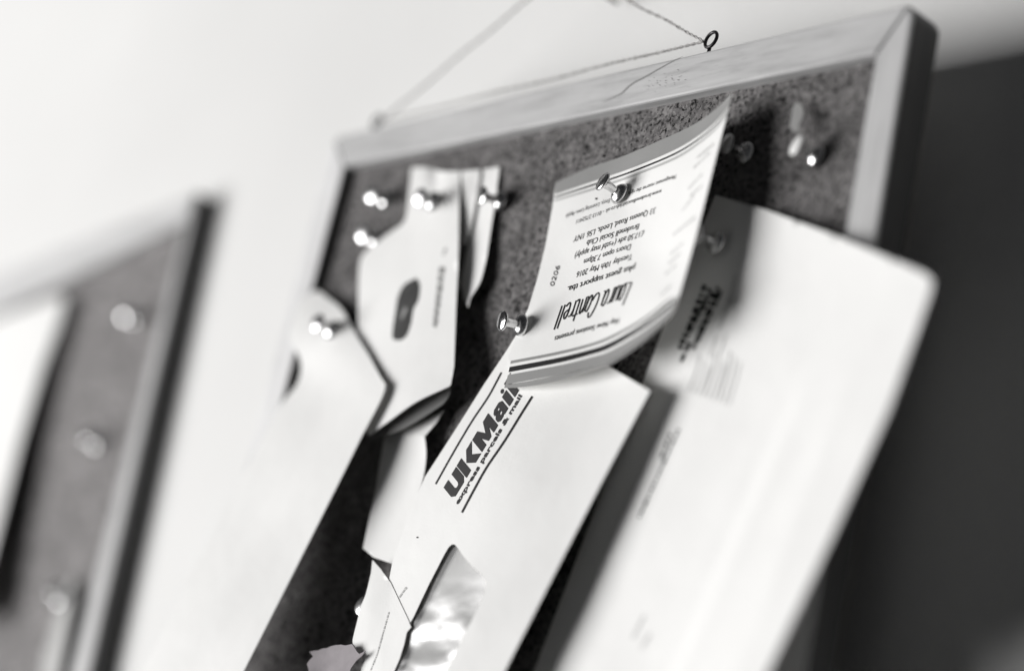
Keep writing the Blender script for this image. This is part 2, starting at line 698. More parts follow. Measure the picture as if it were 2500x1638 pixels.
def twine(name, a, b, parent, sag=0.0, amp=0.00038, r=0.00038, pitch=0.0075):
    a, b = Vector(a), Vector(b)
    L = (b - a).length
    n = int(L / 0.0011)
    t = (b - a).normalized()
    u = t.cross(Vector((0, 1, 0))).normalized()
    w = t.cross(u)
    for k in (0, 1):
        pts = []
        for i in range(n + 1):
            f = i / n
            ang = f * L / pitch * 2 * math.pi + k * math.pi
            wob = 0.0005 * math.sin(f * 17 + k) * math.sin(math.pi * f)
            pts.append(a + (b - a) * f + Vector((0, 0, -sag * 4 * f * (1 - f))) + u * (amp * math.cos(ang) + wob) + w * (amp * math.sin(ang)))
        under(tube(name, pts, r, M['twine'], None, 6), parent)


eR = screw_eye(1652, 93, 14, board)
eL = screw_eye(876, 283, 14, board)
knot_r, knot_l = Vector(at(1636, 97, 14)), Vector(at(884, 284, 14))
nail_at = Vector(at(1316, -76, 9))
twine('string', knot_r, nail_at, board)
twine('string', knot_l, nail_at, board)
twine('string', knot_r, knot_l, board, sag=-0.0005)
nail = lathe('wall_nail', [(0, -24), (1.1, -24), (1.1, 14), (2.6, 14.3), (2.6, 15.2), (0, 15.6)], M['iron'], n=14)
nail.rotation_euler = (math.radians(90), 0, 0)
nail.location = (nail_at.x, 0.006, nail_at.z - 0.0016)
tag(nail, 'iron nail in the wall that carries the string of the large board', 'nail')

zc = lambda x, y: ((1400 + x / 5.95) / 1.0509, (60 + y / 5.95) / 1.0509)
flat = lambda px, py: 20.0


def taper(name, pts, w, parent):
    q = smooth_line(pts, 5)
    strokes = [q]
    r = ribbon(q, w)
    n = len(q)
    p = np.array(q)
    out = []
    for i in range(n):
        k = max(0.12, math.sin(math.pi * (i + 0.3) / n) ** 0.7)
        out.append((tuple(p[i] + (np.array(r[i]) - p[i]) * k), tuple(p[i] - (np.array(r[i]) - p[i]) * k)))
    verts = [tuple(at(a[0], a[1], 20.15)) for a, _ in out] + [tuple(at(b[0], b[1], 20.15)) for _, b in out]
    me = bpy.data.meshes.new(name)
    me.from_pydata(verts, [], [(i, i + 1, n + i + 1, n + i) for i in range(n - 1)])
    return under(link(name, me, M['rail_line'], None, smooth=False), parent)


taper('rail_line', [zc(415, 1138), zc(560, 1070), zc(700, 1000), zc(800, 905), zc(900, 835), zc(1000, 785), zc(1200, 672), zc(1400, 560), zc(1595, 462)], 3.2, board)
r_ = random.Random(5)
marks = []
for k in range(46):
    x, y = r_.gauss(1290, 190), r_.gauss(790, 80)
    if 900 < x < 1900 and y > 1240 - 0.52 * x + 130 and y < 1330 - x * 0.29:
        L_ = r_.uniform(14, 44)
        c_ = np.array(zc(x, y))
        d_ = np.array(zc(x + L_, y + L_ * r_.uniform(-0.2, 0.5))) - c_
        u2 = np.array([-d_[1], d_[0]]) / (np.linalg.norm(d_) + 1e-6) * r_.uniform(0.35, 0.8)
        marks.append(([tuple(c_), tuple(c_ + d_ / 2 - u2), tuple(c_ + d_), tuple(c_ + d_ / 2 + u2)], []))
under(print_polys('dents', marks, flat, M['dent'], None, lift=0.14), board)

# second board, further along the wall, hanging askew
board2 = empty('cork_board', tuple(at(300, 1000, -G)))
tag(board2, 'blurred second cork board hanging crooked at the far left of the wall', 'cork board', 'framed cork boards on the wall')


def wp(px, py, s):
    q = at(px, py, s)
    return (q[0], q[2])


def along(p, q, k):
    return (p[0] + (q[0] - p[0]) * k, p[1] + (q[1] - p[1]) * k)


T2 = 14.5 - G
oTR, oBR = wp(455, 447, T2), wp(207, 1545, T2)
jTR, jBR = wp(432, 510, T2), wp(167, 1545, T2)
oBR, jBR = along(oTR, oBR, 1.32), along(jTR, jBR, 1.28)
jTL = wp(-60, 752, T2)
oTL = (jTL[0] - 0.017, jTL[1] + 0.031)
jBL, oBL = (jTL[0] + 0.021, jBR[1] - 0.02), (oTL[0] + 0.022, oBR[1] - 0.022)
y0, y1 = -T2 * 0.001, GAP - 0.001
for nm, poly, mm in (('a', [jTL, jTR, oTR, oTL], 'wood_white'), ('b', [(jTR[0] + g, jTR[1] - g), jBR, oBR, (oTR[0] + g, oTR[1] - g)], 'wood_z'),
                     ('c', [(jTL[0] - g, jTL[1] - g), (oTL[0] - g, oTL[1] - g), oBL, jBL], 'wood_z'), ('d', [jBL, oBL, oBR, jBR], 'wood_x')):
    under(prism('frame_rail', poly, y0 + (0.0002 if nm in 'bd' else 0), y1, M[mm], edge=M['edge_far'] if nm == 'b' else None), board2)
c0 = ((jTR[0] + jBL[0]) / 2, (jTR[1] + jBL[1]) / 2)
under(prism('cork_panel', [along(c0, p, 1.008) for p in (jTL, jBL, jBR, jTR)], GAP - 0.006, GAP - 0.002, M['pale_cork'], bevel=0), board2)


# ------------------------------------------------------------------ push pins
HEAD = [(0, 10.2), (0.6, 10.15), (3.9, 10.1), (4.6, 10.4), (4.85, 10.9), (4.7, 11.4), (3.9, 11.8), (0, 12.1)]
BARREL = [(2.0, 2.9), (1.95, 4.0), (2.0, 6.5), (2.25, 9.0), (2.9, 10.0)]
COLLAR = [(0, 0), (4.7, 0.0), (5.3, 0.35), (5.35, 0.8), (5.1, 1.6), (4.5, 2.5), (3.5, 3.3), (2.6, 3.7), (1.7, 3.85)]
NEEDLE = [(0, -7), (0.45, -5.5), (0.5, 0.1)]
pin_parts = None


def push_pin(base, head, s, label, own_head=None):
    global pin_parts
    b = Vector(at(base[0], base[1], s))
    h = Vector(at(head[0], head[1], s + 11.0))
    ax = (h - b).normalized()
    root = empty('push_pin', b)
    root.rotation_euler = ax.to_track_quat('Z', 'Y').to_euler()
    tag(root, label, 'push pin', 'metal push pins on the cork boards')
    if pin_parts is None:
        pin_parts = [lathe('pin_collar', COLLAR, M['metal']), lathe('pin_barrel', BARREL, M['metal']),
                     lathe('pin_head', HEAD, M['metal']), lathe('pin_needle', NEEDLE, M['metal'], n=8)]
        for o in pin_parts:
            o.parent = root
    else:
        for o in pin_parts:
            c = o.copy()
            COL.objects.link(c)
            c.parent = root
            if own_head and c.data.name.startswith('pin_head'):
                c.data = c.data.copy()
                c.data.materials[0] = own_head
    return root


push_pin((900, 466), (865, 452), 14.2, 'bare pin in the cork left of the folded flyer, top of the left side')
push_pin((1010, 470), (976, 459), 19.5, 'pin through the top of the folded flyer')
push_pin((1166, 468), (1118, 455), 15.5, 'pin at the right edge of the narrow strip beside the flyer')
push_pin((877, 557), (845, 545), 14.2, 'bare pin beside the left shoulder of the flyer, lower of two')
push_pin((1443, 453), (1397, 420), 17.2, 'sharp shiny pin through the upper band of the curled ticket')
push_pin((1215, 757), (1165, 745), 25.0, 'sharp pin holding the left edge of the ticket and the envelope')
push_pin((774, 768), (738, 750), 26.0, 'blurred pin through the top of the long plain letter at left')
push_pin((1736, 358), (1686, 335), 14.2, 'dark pin in the shadow just right of the ticket')
push_pin((1900, 367), (1846, 335), 14.2, 'pin near the right rail with a window glint painted on its head', M['glint'])
push_pin((1668, 566), (1618, 545), 20.0, 'pin in the shaded corner of the large letter, half behind the ticket')
push_pin((880, 1427), (842, 1407), 15.0, 'pin glinting behind the edge of the torn slip')
push_pin((320, 742), (294, 731), 7.2 - G, 'round headed bare pin near the top of the crooked far board')
push_pin((232, 1032), (207, 1012), 7.2 - G, 'middle bare pin on the crooked far board')
push_pin((148, 1395), (126, 1366), 7.2 - G, 'lowest pin on the crooked far board, holding a grey strip')

# ------------------------------------------------------------------ ticket(s)
sT = spread([(1291, 424, 15.2), (1267, 571, 17.5), (1248, 648, 19.5), (1198, 783, 25.5), (1175, 893, 31), (1443, 453, 16.8), (1375, 430, 15.8),
             (1700, 222, 30), (1662, 371, 34), (1615, 555, 38), (1573, 690, 41), (1550, 735, 42), (1500, 345, 17.5), (1600, 300, 22), (1430, 560, 21.5),
             (1400, 700, 26), (1310, 866, 33), (1421, 837, 36), (1510, 600, 27), (1479, 800, 38.5), (1300, 600, 18.5)])
sT = rippled(sT, 0.06)
top_edge = [(1291, 424), (1373, 388), (1443, 365), (1551, 319), (1618, 286), (1662, 254), (1700, 219)]
left_edge = [(1175, 893), (1187, 860), (1183, 838), (1181, 829), (1198, 783), (1217, 737), (1227, 717), (1248, 648), (1267, 571), (1283, 483), (1287, 452)]
right_edge = [(1700, 219), (1694, 247), (1662, 371), (1615, 555), (1582, 672), (1572, 704)]
bot_edge = [(1572, 704), (1556, 734), (1517, 770), (1479, 800), (1421, 837), (1379, 850), (1310, 868), (1233, 884), (1175, 893)]
tk_out = smooth_line(top_edge)[:-1] + smooth_line(right_edge, 4)[:-1] + smooth_line(bot_edge, 4)[:-1] + left_edge[1:]
ticket = empty('concert_ticket', tuple(at(1443, 453, 15)))
tag(ticket, 'white concert ticket pinned upside down and curling off the board, dark line along its ends', 'ticket')


def on(o, root):
    return under(o, root)


on(sheet('ticket_card', tk_out, sT, M['ticket'], step=12), ticket)
b_e = [(1175, 893), (1310, 868), (1379, 850), (1421, 837), (1479, 800), (1517, 770), (1556, 734), (1572, 704)]
z6 = lambda x, y: ((1150 + x / 2.474) / 1.0509, (350 + y / 2.474) / 1.0509)
b_f = [(1187, 838), z6(505, 1262), z6(690, 1217), z6(820, 1172), z6(980, 1090), z6(1090, 1020), z6(1190, 945), (1578, 688)]
t_e = [(1291, 424), (1373, 388), (1443, 365), (1551, 319), (1618, 286), (1662, 254), (1699, 221)]
t_f = [(1287, 469), (1385, 440), (1475, 409), (1570, 370), (1625, 334), (1664, 300), (1692, 262)]
for e_, f_, cuts in ((b_e, b_f, ((0, 0.40, 'ink_grey'), (0.52, 0.735, 'ink'), (0.875, 1.0, 'ink_grey'))),
                     (t_e, t_f, ((0, 0.62, 'ink_grey'), (0.74, 0.81, 'ink'), (0.90, 1.0, 'ink_pale')))):
    for a_, b_, mm in cuts:
        on(print_polys('printed_band', [(band(e_, f_, a_, b_), [])], sT, M[mm], None, step=9), ticket)


def tline(body, a, b, cap, bold=0.0, mm='ink_soft', shear=0.0):
    up = np.array([-0.27, 1.0]) * cap * 1.18
    on(print_text('printed_line', body, z6(*a), z6(*b), up, sT, M[mm], None, bold, shear), ticket)


tline('Hey Now Sessions presents', (893, 1068), (503, 1180), 11, 0.008)
tline('plus guest support tba.', (988, 748), (580, 882), 12.5, 0.010)
tline('Tuesday 10th May 2016', (972, 682), (637, 792), 12)
tline('Doors open 7.30pm', (963, 623), (680, 716), 12)
tline('\u00a317.50 adv (+stbf may apply)', (1043, 540), (626, 680), 12)
tline('Brudenell Social Club', (1013, 500), (697, 603), 12)
tline('33 Queens Road, Leeds, LS6 1NY', (1113, 402), (620, 578), 12)
tline('www.brudenellsocialclub.co.uk - 0113 2752411', (1150, 288), (636, 472), 8.5)
tline('Management reserve the right to Refuse Entry, Licensing Laws Apply', (1236, 200), (570, 442), 8.5)
o = print_text('printed_line', '0206', z6(488, 862), z6(527, 738), (-9.5, -2.5), sT, M['ink_soft'], None)
on(o, ticket)
# the name in tall script, drawn as pen strokes
GL = {'L': ([[(.28, 1), (.1, .04)], [(.1, .04), (.5, .0)]], .42),
      'a': ([[(.3, .62), (.17, .7), (.05, .4), (.05, .08), (.14, 0), (.26, .2), (.32, .66)], [(.31, .5), (.29, .06), (.4, .02)]], .40),
      'u': ([[(.05, .68), (.02, .15), (.1, 0), (.2, .08), (.3, .68)], [(.3, .5), (.28, .05), (.38, .02)]], .38),
      'r': ([[(.05, .68), (.04, 0)], [(.05, .42), (.15, .64), (.3, .64)]], .32),
      'C': ([[(.46, .78), (.40, 1), (.24, .98), (.07, .6), (.04, .18), (.14, 0), (.32, .06), (.44, .28)]], .46),
      'n': ([[(.05, .68), (.04, 0)], [(.05, .42), (.17, .68), (.27, .6), (.28, .04)]], .36),
      't': ([[(.16, .95), (.12, .1), (.2, 0), (.3, .05)], [(0, .66), (.34, .70)]], .34),
      'e': ([[(.05, .3), (.28, .42), (.25, .64), (.14, .68), (.04, .4), (.06, .06), (.17, 0), (.32, .12)]], .36),
      'l': ([[(.13, 1.05), (.07, .02)]], .20), ' ': ([], .22)}
x = 0.0
strokes = []
for ch in 'Laura Cantrell':
    st, adv = GL[ch]
    for pts in st:
        q = smooth_line(pts, 5) if len(pts) > 2 else [pts[0], tuple((np.array(pts[0]) + np.array(pts[1])) / 2), pts[1]]
        strokes.append([(x + px, py) for px, py in q])
    x += adv
A, B = np.array((1472, 652.5)), np.array((1301, 711))
U = np.array([-0.30, 1.0]) * 53
R_ = [[tuple(A + (B - A) * (px / x) + U * py) for px, py in st] for st in strokes]
on(stroke_mesh('printed_name', R_, 2.9, sT, M['ink'], None), ticket)
# the small print down the right edge, out of focus
zr = lambda x, y: ((1550 + x / 2.998) / 1.0509, (240 + y / 2.998) / 1.0509)
rows = [((575, 335), (450, 440)), ((545, 400), (430, 510)), ((490, 555), (390, 665)), ((490, 640), (400, 720)), ((430, 715), (340, 830)),
        ((440, 870), (280, 1000)), ((350, 1060), (260, 1140)), ((330, 1135), (240, 1215)), ((300, 1220), (220, 1290)), ((260, 1370), (190, 1440))]
on(print_polys('small_print', dashes([(zr(*a), zr(*b)) for a, b in rows], 6.0, (-0.3, 0.95), 3), sT, M['ink_pale'], None), ticket)
on(print_polys('printed_dot', [([(1385 + 2.6 * math.cos(k), 462 + 2.6 * math.sin(k)) for k in np.linspace(0, 5.6, 8)], [])], sT, M['ink'], None), ticket)
# another ticket lies right behind it
low = [(1572, 706), (1556, 738), (1517, 775), (1479, 806), (1421, 844), (1379, 858), (1300, 884), (1230, 897), (1171, 901)]
tk2 = smooth_line([(1300, 440), (1373, 404), (1443, 381), (1551, 336), (1618, 304), (1684, 244)])[:-1] + smooth_line([(1684, 244), (1660, 371), (1612, 555), (1572, 706)], 4)[:-1] + smooth_line(low, 4)[:-1] + \
    [(1171, 901), (1190, 850), (1203, 783), (1229, 717), (1250, 648), (1269, 571), (1286, 483)]
sT2 = lambda px, py: sT(px, py) - 1.0
tk_b = empty('concert_ticket', tuple(at(1443, 453, 15)))
tag(tk_b, 'grey edged second ticket, only its lower rim showing beneath the curled white ticket', 'ticket')
on(sheet('ticket_card', tk2, sT2, M['ticket'], step=16), tk_b)
on(print_polys('printed_band', [(band(low[::-1], [(1190, 850), (1240, 842), (1310, 826), (1379, 808), (1421, 795), (1479, 758), (1520, 730), (1560, 690), (1580, 670)], 0, 0.7), [])], sT2, M['ink_grey'], None, step=9), tk_b)

# ------------------------------------------------------------------ the courier envelope
sE = spread([(1225, 735, 23), (1300, 785, 22.5), (1410, 848, 23), (1510, 908, 29), (1179, 811, 24), (1077, 968, 27), (961, 1172, 31), (911, 1308, 33), (903, 1350, 33.5),
             (1400, 1115, 33), (1312, 1285, 35), (1182, 1539, 38), (1130, 1640, 39), (870, 1640, 40), (1200, 1100, 33), (1130, 1250, 35.5), (1000, 1400, 37), (1100, 1450, 39)])
sE = rippled(sE, 0.28)
env_out = [(1225, 735), (1300, 781), (1410, 848), (1510, 908), (1455, 1011), (1400, 1115), (1312, 1285), (1247, 1412), (1182, 1539), (1130, 1645),
           (880, 1645), (893, 1559), (925, 1452), (903, 1350), (911, 1308), (935, 1235), (961, 1172), (988, 1106), (1020, 1057), (1077, 968), (1123, 895), (1179, 811), (1201, 775)]
z7 = lambda x, y: ((840 + x / 4.6125) / 1.0509, (1300 + y / 4.6125) / 1.0509)
hole = smooth_line([z7(1130, 240), z7(1180, 160), z7(1230, 128), z7(1275, 165), z7(1340, 260)], 3) + \
    [z7(1440, 375), z7(1560, 480), z7(1600, 560), z7(1590, 650), z7(1490, 880), z7(1340, 1170), z7(1180, 1500), z7(1080, 1700), z7(1040, 1800), z7(430, 1800), z7(520, 1559), z7(600, 1370), z7(660, 1200), z7(690, 1060), z7(740, 1020), z7(780, 950), z7(950, 590)]
env = empty('envelope', tuple(at(1215, 757, 20)))
tag(env, 'white window envelope with bold black courier print, pinned by its corner under the ticket', 'envelope')
on(sheet('front_panel', env_out, sE, M['paper'], step=13, holes=[hole]), env)
cx, cy = 1040, 1480


def crumple(px, py):
    k = min(1.0, max(0.0, (py - 1330) / 130.0))
    a = 0.30 * math.sin(px / 37 + py / 90) * math.cos(py / 61 - px / 55)
    q = Vector((px / 78.0 + py / 160.0, py / 70.0 - px / 200.0, 0.3))
    b = 1.7 * fold_noise.noise(q) + 0.55 * abs(fold_noise.noise(q * 2.1 + Vector((3, 1, 2)))) - 0.35 * abs(fold_noise.noise(Vector(((px + 2 * py) / 40.0, (2 * px - py) / 110.0, 5.0))))
    return a + b * k - max(0.0, py - 1380) * 0.002 - 0.3 * k


def topside(py):
    return min(1.0, max(0.0, (1490 - py) / 140.0))


def dip(px, py):
    d = max(0.0, px - (1053 - (py - 1264) * 0.53))
    return (0.3 + 1.7 * topside(py)) * math.exp(-d / 80.0) if py > 1200 else 0.4


on(sheet('window_film', [(cx + (px - cx) * 1.03, cy + (py - cy) * 1.03) for px, py in hole], lambda px, py: sE(px, py) - 0.5 - 0.7 * dip(px, py) + crumple(px, py), M['film'], thick=0.08, step=7), env)
inner = [(1225, 760), (1395, 860), (1485, 918), (1130, 1643), (884, 1643), (926, 1452), (908, 1350), (918, 1305), (985, 1135)]
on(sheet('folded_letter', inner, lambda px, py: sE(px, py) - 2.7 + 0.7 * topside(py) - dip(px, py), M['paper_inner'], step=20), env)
on(sheet('back_panel', [(1226, 738), (1410, 850), (1507, 909), (1398, 1115), (1310, 1285), (1180, 1539), (1130, 1643), (882, 1643), (927, 1452), (905, 1352), (913, 1308), (963, 1174), (1079, 970), (1181, 813)], lambda px, py: sE(px, py) - 9.5, M['paper'], step=22), env)
z1 = lambda x, y: ((1000 + x / 3.1185) / 1.0509, (850 + y / 3.1185) / 1.0509)
u6 = lambda x, y: ((1040 + x / 4.33) / 1.0509, (900 + y / 4.33) / 1.0509)
on(stroke_mesh('printed_rule', [smooth_line([u6(795, 40), u6(660, 290), u6(480, 560), u6(290, 880), u6(100, 1218)], 6)], 3.6, sE, M['ink'], None), env)
on(stroke_mesh('printed_rule', [smooth_line([u6(1122, 292), u6(1000, 485), u6(830, 760), u6(640, 1040), u6(510, 1270), u6(378, 1518)], 6)], 4.6, sE, M['ink'], None), env)
LOGO = {'U': (1.72, [([(0, 1), (.62, 1), (.62, .36), (.74, .24), (.98, .24), (1.08, .36), (1.08, 1), (1.70, 1), (1.70, .22), (1.42, 0), (.28, 0), (0, .22)], [])]),
        'K': (2.05, [([(0, 0), (.62, 0), (.62, 1), (0, 1)], []), ([(.70, .52), (1.30, 1), (2.05, 1), (1.42, .52), (2.02, 0), (1.25, 0)], [])]),
        'M': (2.25, [([(0, 0), (0, 1), (.72, 1), (1.10, .46), (1.48, 1), (2.2, 1), (2.2, 0), (1.60, 0), (1.60, .50), (1.28, 0), (.92, 0), (.60, .50), (.60, 0)], [])]),
        'a': (1.38, [([(.12, .50), (.14, .64), (.38, .76), (1.0, .76), (1.28, .62), (1.28, 0), (.76, 0), (.76, .07), (.62, 0), (.24, 0), (.02, .12), (.02, .34), (.22, .46), (.76, .48), (.76, .58), (.58, .58), (.56, .50)],
                      [[(.48, .17), (.76, .21), (.76, .34), (.54, .31)]])]),
        'i': (0.68, [([(0, 0), (.58, 0), (.58, .76), (0, .76)], []), ([(.29 + .17 * math.cos(k), .95 + .12 * math.sin(k)) for k in np.linspace(0, 5.5, 9)], [])]),
        'l': (0.62, [([(0, 0), (.58, 0), (.58, 1.1), (0, 1.1)], [])])}
A, B = np.array(u6(288, 1382)), np.array(u6(985, 222))
tot = sum(LOGO[c][0] for c in 'UKMail') + 0.06 * 5
capv = np.array(u6(180, 1262)) - np.array(u6(288, 1382))
x = 0.0
for ch in 'UKMail':
    w_, ps = LOGO[ch]
    f = lambda p: tuple(A + (B - A) * ((x + p[0] + 0.06 * p[1]) / tot) + capv * p[1])
    on(print_polys('printed_letter', [([f(p) for p in o_], [[f(p) for p in h_] for h_ in hs]) for o_, hs in ps], sE, M['ink_soft'], None), env)
    x += w_ + 0.06
u_ = np.array([-0.86, -0.55]) * 8.5
on(print_text('printed_line', 'express parcels & mail', u6(322, 1428), u6(1000, 278), u_, sE, M['ink_soft'], None, 0.03), env)
z8 = lambda x, y: ((700 + x / 2.897) / 1.0509, (1100 + y / 2.897) / 1.0509)
on(print_polys('small_print', dashes([(z8(845, 965), z8(762, 1082))], 5.0, (-.8, -.5), 8), sE, M['ink_pale'], None), env)
on(print_polys('printed_dot', [([(z8(923, 612)[0] + 2.4 * math.cos(k), z8(923, 612)[1] + 1.8 * math.sin(k)) for k in np.linspace(0, 5.6, 8)], [])], sE, M['ink'], None), env)

# ------------------------------------------------------------------ torn slip in front of the envelope's lower corner
_d = spread([(865, 1300, 33), (830, 1441, 35.5), (819, 1487, 36.5), (837, 1560, 37.5), (800, 1645, 38.5), (870, 1420, 36)])


def sD(px, py):
    k = min(1.0, max(0.0, (px - (865 + (py - 1300) * -0.1)) / 50.0))
    return _d(px, py) * (1 - k) + (sE(px, py) + 0.4) * k


slip_out = [(865, 1300), (884, 1321), (908, 1354), (926, 1392), (947, 1436), (955, 1456), (945, 1468), (939, 1495), (928, 1530), (914, 1562), (888, 1645), (800, 1645), (838, 1560), (842, 1522), (830, 1513)] + smooth_line([(824, 1500), (819, 1487), (830, 1441), (837, 1411), (850, 1378), (862, 1329)], 4)
slip = empty('letter_slip', tuple(at(870, 1420, 30)))
tag(slip, 'small white slip with torn edge and a dotted line of print, over the envelope corner', 'paper slip')
on(sheet('slip_paper', slip_out, sD, M['paper'], step=11), slip)
zz = lambda x, y: z8(x, y)
on(print_polys('small_print', dashes([(z8(722, 1140), z8(690, 1250)), (z8(690, 1250), z8(640, 1430)), (z8(640, 1430), z8(585, 1570))], 3.2, (-.9, -.3), 5), sD, M['ink_pale'], None), slip)

# ------------------------------------------------------------------ pale sheet hanging between the flyer and the envelope
sC = spread([(905, 1000, 19), (986, 1012, 22), (989, 1052, 22), (961, 1174, 24), (911, 1308, 27), (843, 1273, 26), (870, 1150, 22)])
c_out = smooth_line([(986, 1012), (990, 1052), (986, 1094), (975, 1138), (961, 1176)], 4) + [(930, 1255), (912, 1309), (868, 1294), (843, 1273), (858, 1200), (872, 1140), (885, 1060), (895, 995)]
o = sheet('folded_sheet', c_out, sC, M['paper'], step=14)
tag(o, 'pale curved sheet half in shadow between the long plain letter and the courier envelope', 'paper sheet')

# ------------------------------------------------------------------ folded flyer and the strips pinned with it
z5 = lambda x, y: ((700 + x / 3.118) / 1.0509, (350 + y / 3.118) / 1.0509)
z7b = lambda x, y: ((600 + x / 3.118) / 1.0509, (650 + y / 3.118) / 1.0509)
sA = spread([(956, 391, 15.5), (1066, 398, 16.5), (1010, 470, 19.2), (942, 504, 19), (834, 617, 22), (834, 760, 24), (1066, 547, 22), (1055, 720, 25.5), (1047, 893, 30), (960, 940, 31.5), (856, 1012, 32), (940, 700, 24.5)])
_a = rippled(sA, 0.35)
sA = lambda px, py: _a(px, py) - 2.2 * math.exp(-((px - 1012) / 13) ** 2 - ((py - 395) / 55) ** 2)
fly_out = smooth_line([z5(950, 188), z5(1040, 184), z5(1120, 196), z5(1180, 214), z5(1318, 214)], 3)[:-1] + \
    [z5(1318, 214), z5(1312, 480), z5(1308, 760), z5(1300, 1000), z5(1290, 1200), z7b(1585, 760), z7b(1560, 900)] + \
    smooth_line([z7b(1545, 915), z7b(1300, 1030), z7b(1100, 1170), z7b(960, 1270), z7b(935, 1285)], 4) + [z7b(820, 1000), z7b(800, 800)] + \
    smooth_line([z5(560, 1559), z5(545, 1400), z5(545, 1150), z5(551, 950), z5(580, 850), z5(700, 738), z5(800, 670), z5(880, 612), z5(912, 540), z5(932, 350)], 4)
fly = empty('flyer', tuple(at(1010, 470, 16)))
tag(fly, 'white folded flyer with a dark oval picture and a column of print, beside the ticket', 'flyer')
on(sheet('front_leaf', fly_out, sA, M['paper'], step=13), fly)
blot = smooth_line([z5(985, 1025), z5(1012, 1080), z5(1000, 1190), z5(962, 1265), z5(942, 1375), z5(905, 1470), z5(850, 1500), z5(805, 1480), z5(808, 1400), z5(825, 1290), z5(845, 1170), z5(895, 1075), z5(985, 1025)], 4)[:-1]
on(print_polys('printed_picture', [(blot, [])], sA, M['blot'], None, step=12), fly)
mid = smooth_line([z5(905, 1240), z5(918, 1265), z5(900, 1300), z5(880, 1340), z5(868, 1330), z5(880, 1280), z5(905, 1240)], 3)[:-1]
on(print_polys('printed_picture', [(mid, [])], sA, M['ink_grey'], None, lift=0.4, step=12), fly)
on(print_polys('printed_column', dashes([(z5(1210, 800), z5(1190, 850)), (z5(1192, 940), z5(1130, 1400)), (z5(1172, 940), z5(1120, 1390))], 8.0, (.95, .1), 4), sA, M['ink_grey'], None), fly)
fold = spread([(960, 930, 25), (1047, 893, 24), (1040, 935, 25), (860, 1030, 27), (1000, 860, 22)])
on(sheet('back_leaf', [z7b(1560, 895), z7b(1556, 960), z7b(1535, 1005)] + smooth_line([z7b(1500, 1050), z7b(1350, 1150), z7b(1200, 1235), z7b(1060, 1290), z7b(960, 1320)], 3) + [z7b(900, 1200), z7b(1000, 1050), z7b(1300, 900)], fold, M['paper_shaded'], step=14), fly)
sS = spread([(1075, 400, 15), (1160, 389, 15.2), (1136, 565, 18), (1115, 657, 20), (1090, 712, 22), (1072, 690, 19), (1080, 560, 16)])
st_out = [z5(1490, 198), z5(1620, 180), z5(1585, 450), z5(1540, 740)] + smooth_line([z5(1525, 850), z5(1500, 960), z5(1470, 1060), z5(1410, 1160), z5(1395, 1190), z5(1382, 1250)], 3) + [z5(1345, 1180), z5(1330, 1080), z5(1365, 850), z5(1400, 690), z5(1450, 420)]
o = sheet('paper_strip', st_out, sS, M['paper'], step=11)
tag(o, 'narrow pale strip curling right beside the folded flyer, tapering to a point', 'paper strip')
sS2 = spread([(1075, 400, 17), (1115, 395, 16.4), (1093, 546, 18.3), (1078, 600, 19), (1072, 560, 18)])
o = sheet('paper_strip', [z5(1330, 214), z5(1472, 200), z5(1462, 300), z5(1430, 500), z5(1392, 690), z5(1362, 770), z5(1338, 760), z5(1335, 500)], sS2, M['paper'], step=11)
tag(o, 'thin wedge of paper squeezed between the folded flyer and the curling strip', 'paper strip')
o = sheet('paper_corner', [z7b(1180, 1245), z7b(1340, 1180), z7b(1505, 1095), z7b(1450, 1190), z7b(1362, 1292), z7b(1250, 1300)], spread([(961, 1010, 21), (1052, 962, 20), (1012, 1018, 22)]), M['paper'], step=10)
tag(o, 'small lit paper corner showing under the dark lower edge of the folded flyer', 'paper sheet')

# ------------------------------------------------------------------ long plain letter hanging over the left rail
sL = spread([(738, 676, 19), (774, 768, 26.5), (705, 690, 21), (794, 719, 21.5), (688, 800, 27), (690, 850, 27), (640, 960, 32), (480, 1260, 44), (330, 1560, 54), (300, 1645, 56), (830, 783, 27), (893, 896, 34),
             (800, 1094, 39), (680, 1325, 45), (565, 1560, 52), (520, 1645, 54), (760, 900, 30)])
sL = rippled(sL, 0.5)
let_out = smooth_line([(722, 681), (738, 676), (765, 695), (794, 719), (830, 783), (855, 823), (884, 876), (894, 890), (893, 906), (880, 938), (840, 1013)], 4)[:-1] + \
    [(840, 1013), (800, 1094), (683, 1327), (565, 1560), (520, 1645), (285, 1645), (330, 1560), (480, 1265), (600, 1036)] + \
    smooth_line([(636, 966), (664, 925), (689, 893), (699, 858), (694, 828), (680, 803), (672, 780), (682, 735), (700, 698)], 4)
let = sheet('letter', let_out, sL, M['paper'], step=15)
tag(let, 'long plain white letter hanging over the left rail, out of focus', 'letter')

# ------------------------------------------------------------------ large letter on the right
sR = spread([(1661, 453, 17), (1778, 487, 19), (1950, 550, 27), (2150, 640, 38), (1536, 775, 17), (1497, 878, 17), (1369, 1218, 17.5), (1240, 1559, 19), (1208, 1645, 19),
             (2064, 952, 41), (1939, 1231, 44), (1784, 1559, 47), (1745, 1645, 48), (1750, 800, 21), (1650, 1200, 25), (1500, 1559, 27)])
_r = rippled(sR, 0.4)
creases = [((1290, 100), (800, 1200), 1.1, 20), ((1500, 50), (1060, 1200), 0.8, 16), ((1230, 60), (740, 1200), -0.7, 16)]


def sR(px, py):
    v_ = _r(px, py)
    if px > 1500:
        for a_, b_, h_, w_ in creases:
            xa, ya = (1250 + a_[0] / 1.904) / 1.0509, (1000 + a_[1] / 1.904) / 1.0509
            xb, yb = (1250 + b_[0] / 1.904) / 1.0509, (1000 + b_[1] / 1.904) / 1.0509
            d_ = px - (xa + (py - ya) * (xb - xa) / (yb - ya))
            v_ += h_ * math.exp(-(d_ / w_) ** 2) * min(1, max(0, (py - 820) / 250))
    return v_


